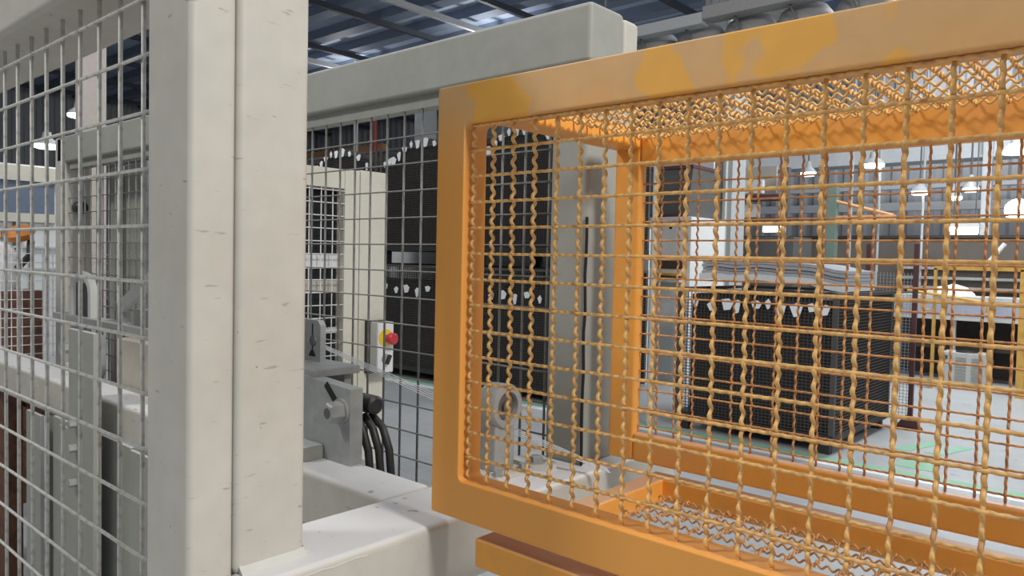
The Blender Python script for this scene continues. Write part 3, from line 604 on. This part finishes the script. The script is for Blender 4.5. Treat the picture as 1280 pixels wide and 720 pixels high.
bm = NB(); sweep(bm, [(-2.45, 10.46, 1.19), (-2.45, 10.46, .98), (-2.36, 10.46, .98)], .014, 6); obj('hook_bar', bm, YELLOW, yr)

# ------------------------------------------------------------------ far left, seen through the left guard
of = thing('site_office', 'cream site office block with a blue louvred band at far left', 'building', (-13, 4, 0))
box('wall', (-14, -12, 1.0, 3.75, 0, 2.65), WHITE, of); box('eave', (-11.998, -11.9, .9, 3.8, 2.42, 2.62), CREAM, of); box('louvre_band', (-11.998, -11.95, 1.0, 3.7, 1.98, 2.42), BLUEW, of)
box('sill_band', (-11.998, -11.93, 1.0, 3.72, 1.86, 1.98), CREAM, of)
for k in range(14): box('glazing_bar', (-11.998, -11.96, 1.0 + .2 * k, 1.03 + .2 * k, .9, 1.86), STEELD, of)
for z in (1.2, 1.5): box('glazing_bar', (-11.998, -11.955, 1.0, 3.75, z, z + .03), LGREY, of)
box('vent', (-11.95, -11.93, 3.05, 3.35, 1.62, 1.72), STEELD, of)
rb = thing('robot_housing', 'white rounded machine housing with an orange cap at far left', 'machine', (-5.2, 1.35, 0))
bm = NB(); lathe(bm, (-5.2, 1.24, 1.30), (0, .5, 1), [(-.15, .1), (-.1, .13), (0, .16), (.12, .15), (.2, .11), (.25, .04)], 22); obj('housing', bm, WHITE, rb, smooth=True)
bm = NB(); lathe(bm, (-5.1, 1.40, 1.55), (.2, -.3, 1), [(0, .06), (.04, .09), (.07, .07)], 16); obj('cap', bm, paint('orange_plastic', srgb(222, 138, 60), .45), rb, smooth=True)
bm = NB(); sweep(bm, [(-5.05, 1.44, 1.54), (-5.0, 1.42, 1.46), (-5.02, 1.36, 1.38)], .02, 8); obj('cable', bm, BLACK, rb)
box('pedestal', (-5.35, -5.05, 1.2, 1.5, 0, 1.25), RUST, rb)
lg = thing('light_mesh_fence', 'pale fine wire fence at far left behind the machine', 'fence', (-4.7, 1.6, 0))
bm = NB()
for i in range(16): y = 1.0 + .05 * i; rbox(bm, -4.72, -4.716, y, y + .004, .9, 1.5)
for i in range(12): z = .92 + .05 * i; rbox(bm, -4.716, -4.712, 1.0, 1.78, z, z + .004)
obj('fine_mesh', bm, WHITE, lg, kind='stuff')
for y in (1.0, 1.76): box('post', (-4.74, -4.70, y, y + .03, 0, 1.55), LGREY, lg)
co = thing('wire_coil_stand', 'rusty stand holding coils of grey wire behind the left guard', 'stand', (-3.3, .95, 0))
box('post', (-3.60, -3.47, .90, .96, 0, .96), RUST, co); box('top_bar', (-3.60, -2.95, .97, 1.02, .86, .90), RUST, co)
box('base', (-3.60, -2.9, .92, 1.3, 0, .06), RUST, co)
for k in range(6):
    bm = NB(); z = .50 + .055 * k; c = (-3.22, 1.13, z)
    sweep(bm, [(c[0] + .17 * math.cos(a), c[1] + .13 * math.sin(a), z + .012 * math.sin(a * 2 + k)) for a in [2 * math.pi * i / 20 for i in range(21)]], .012, 6); obj('wire_coil', bm, STEEL, co)
box('coil_core', (-3.26, -3.18, 1.09, 1.17, .06, .86), MAROON, co)
pl = box('pale_wall_panel', (-5.6, -5.56, 1.86, 2.04, 0, 3.0), paint('pinkish_panel', srgb(196, 186, 178), .6)); tag(pl, 'tall pale pinkish panel seen just left of the front post', 'panel')
rp = cyl('red_pole', (-13.6, 10.6, 0), (-13.6, 10.6, 5.0), .05, paint('red_pole_paint', srgb(150, 66, 66), .5)); tag(rp, 'thin dark red vertical pole far behind the rear guard', 'pole')
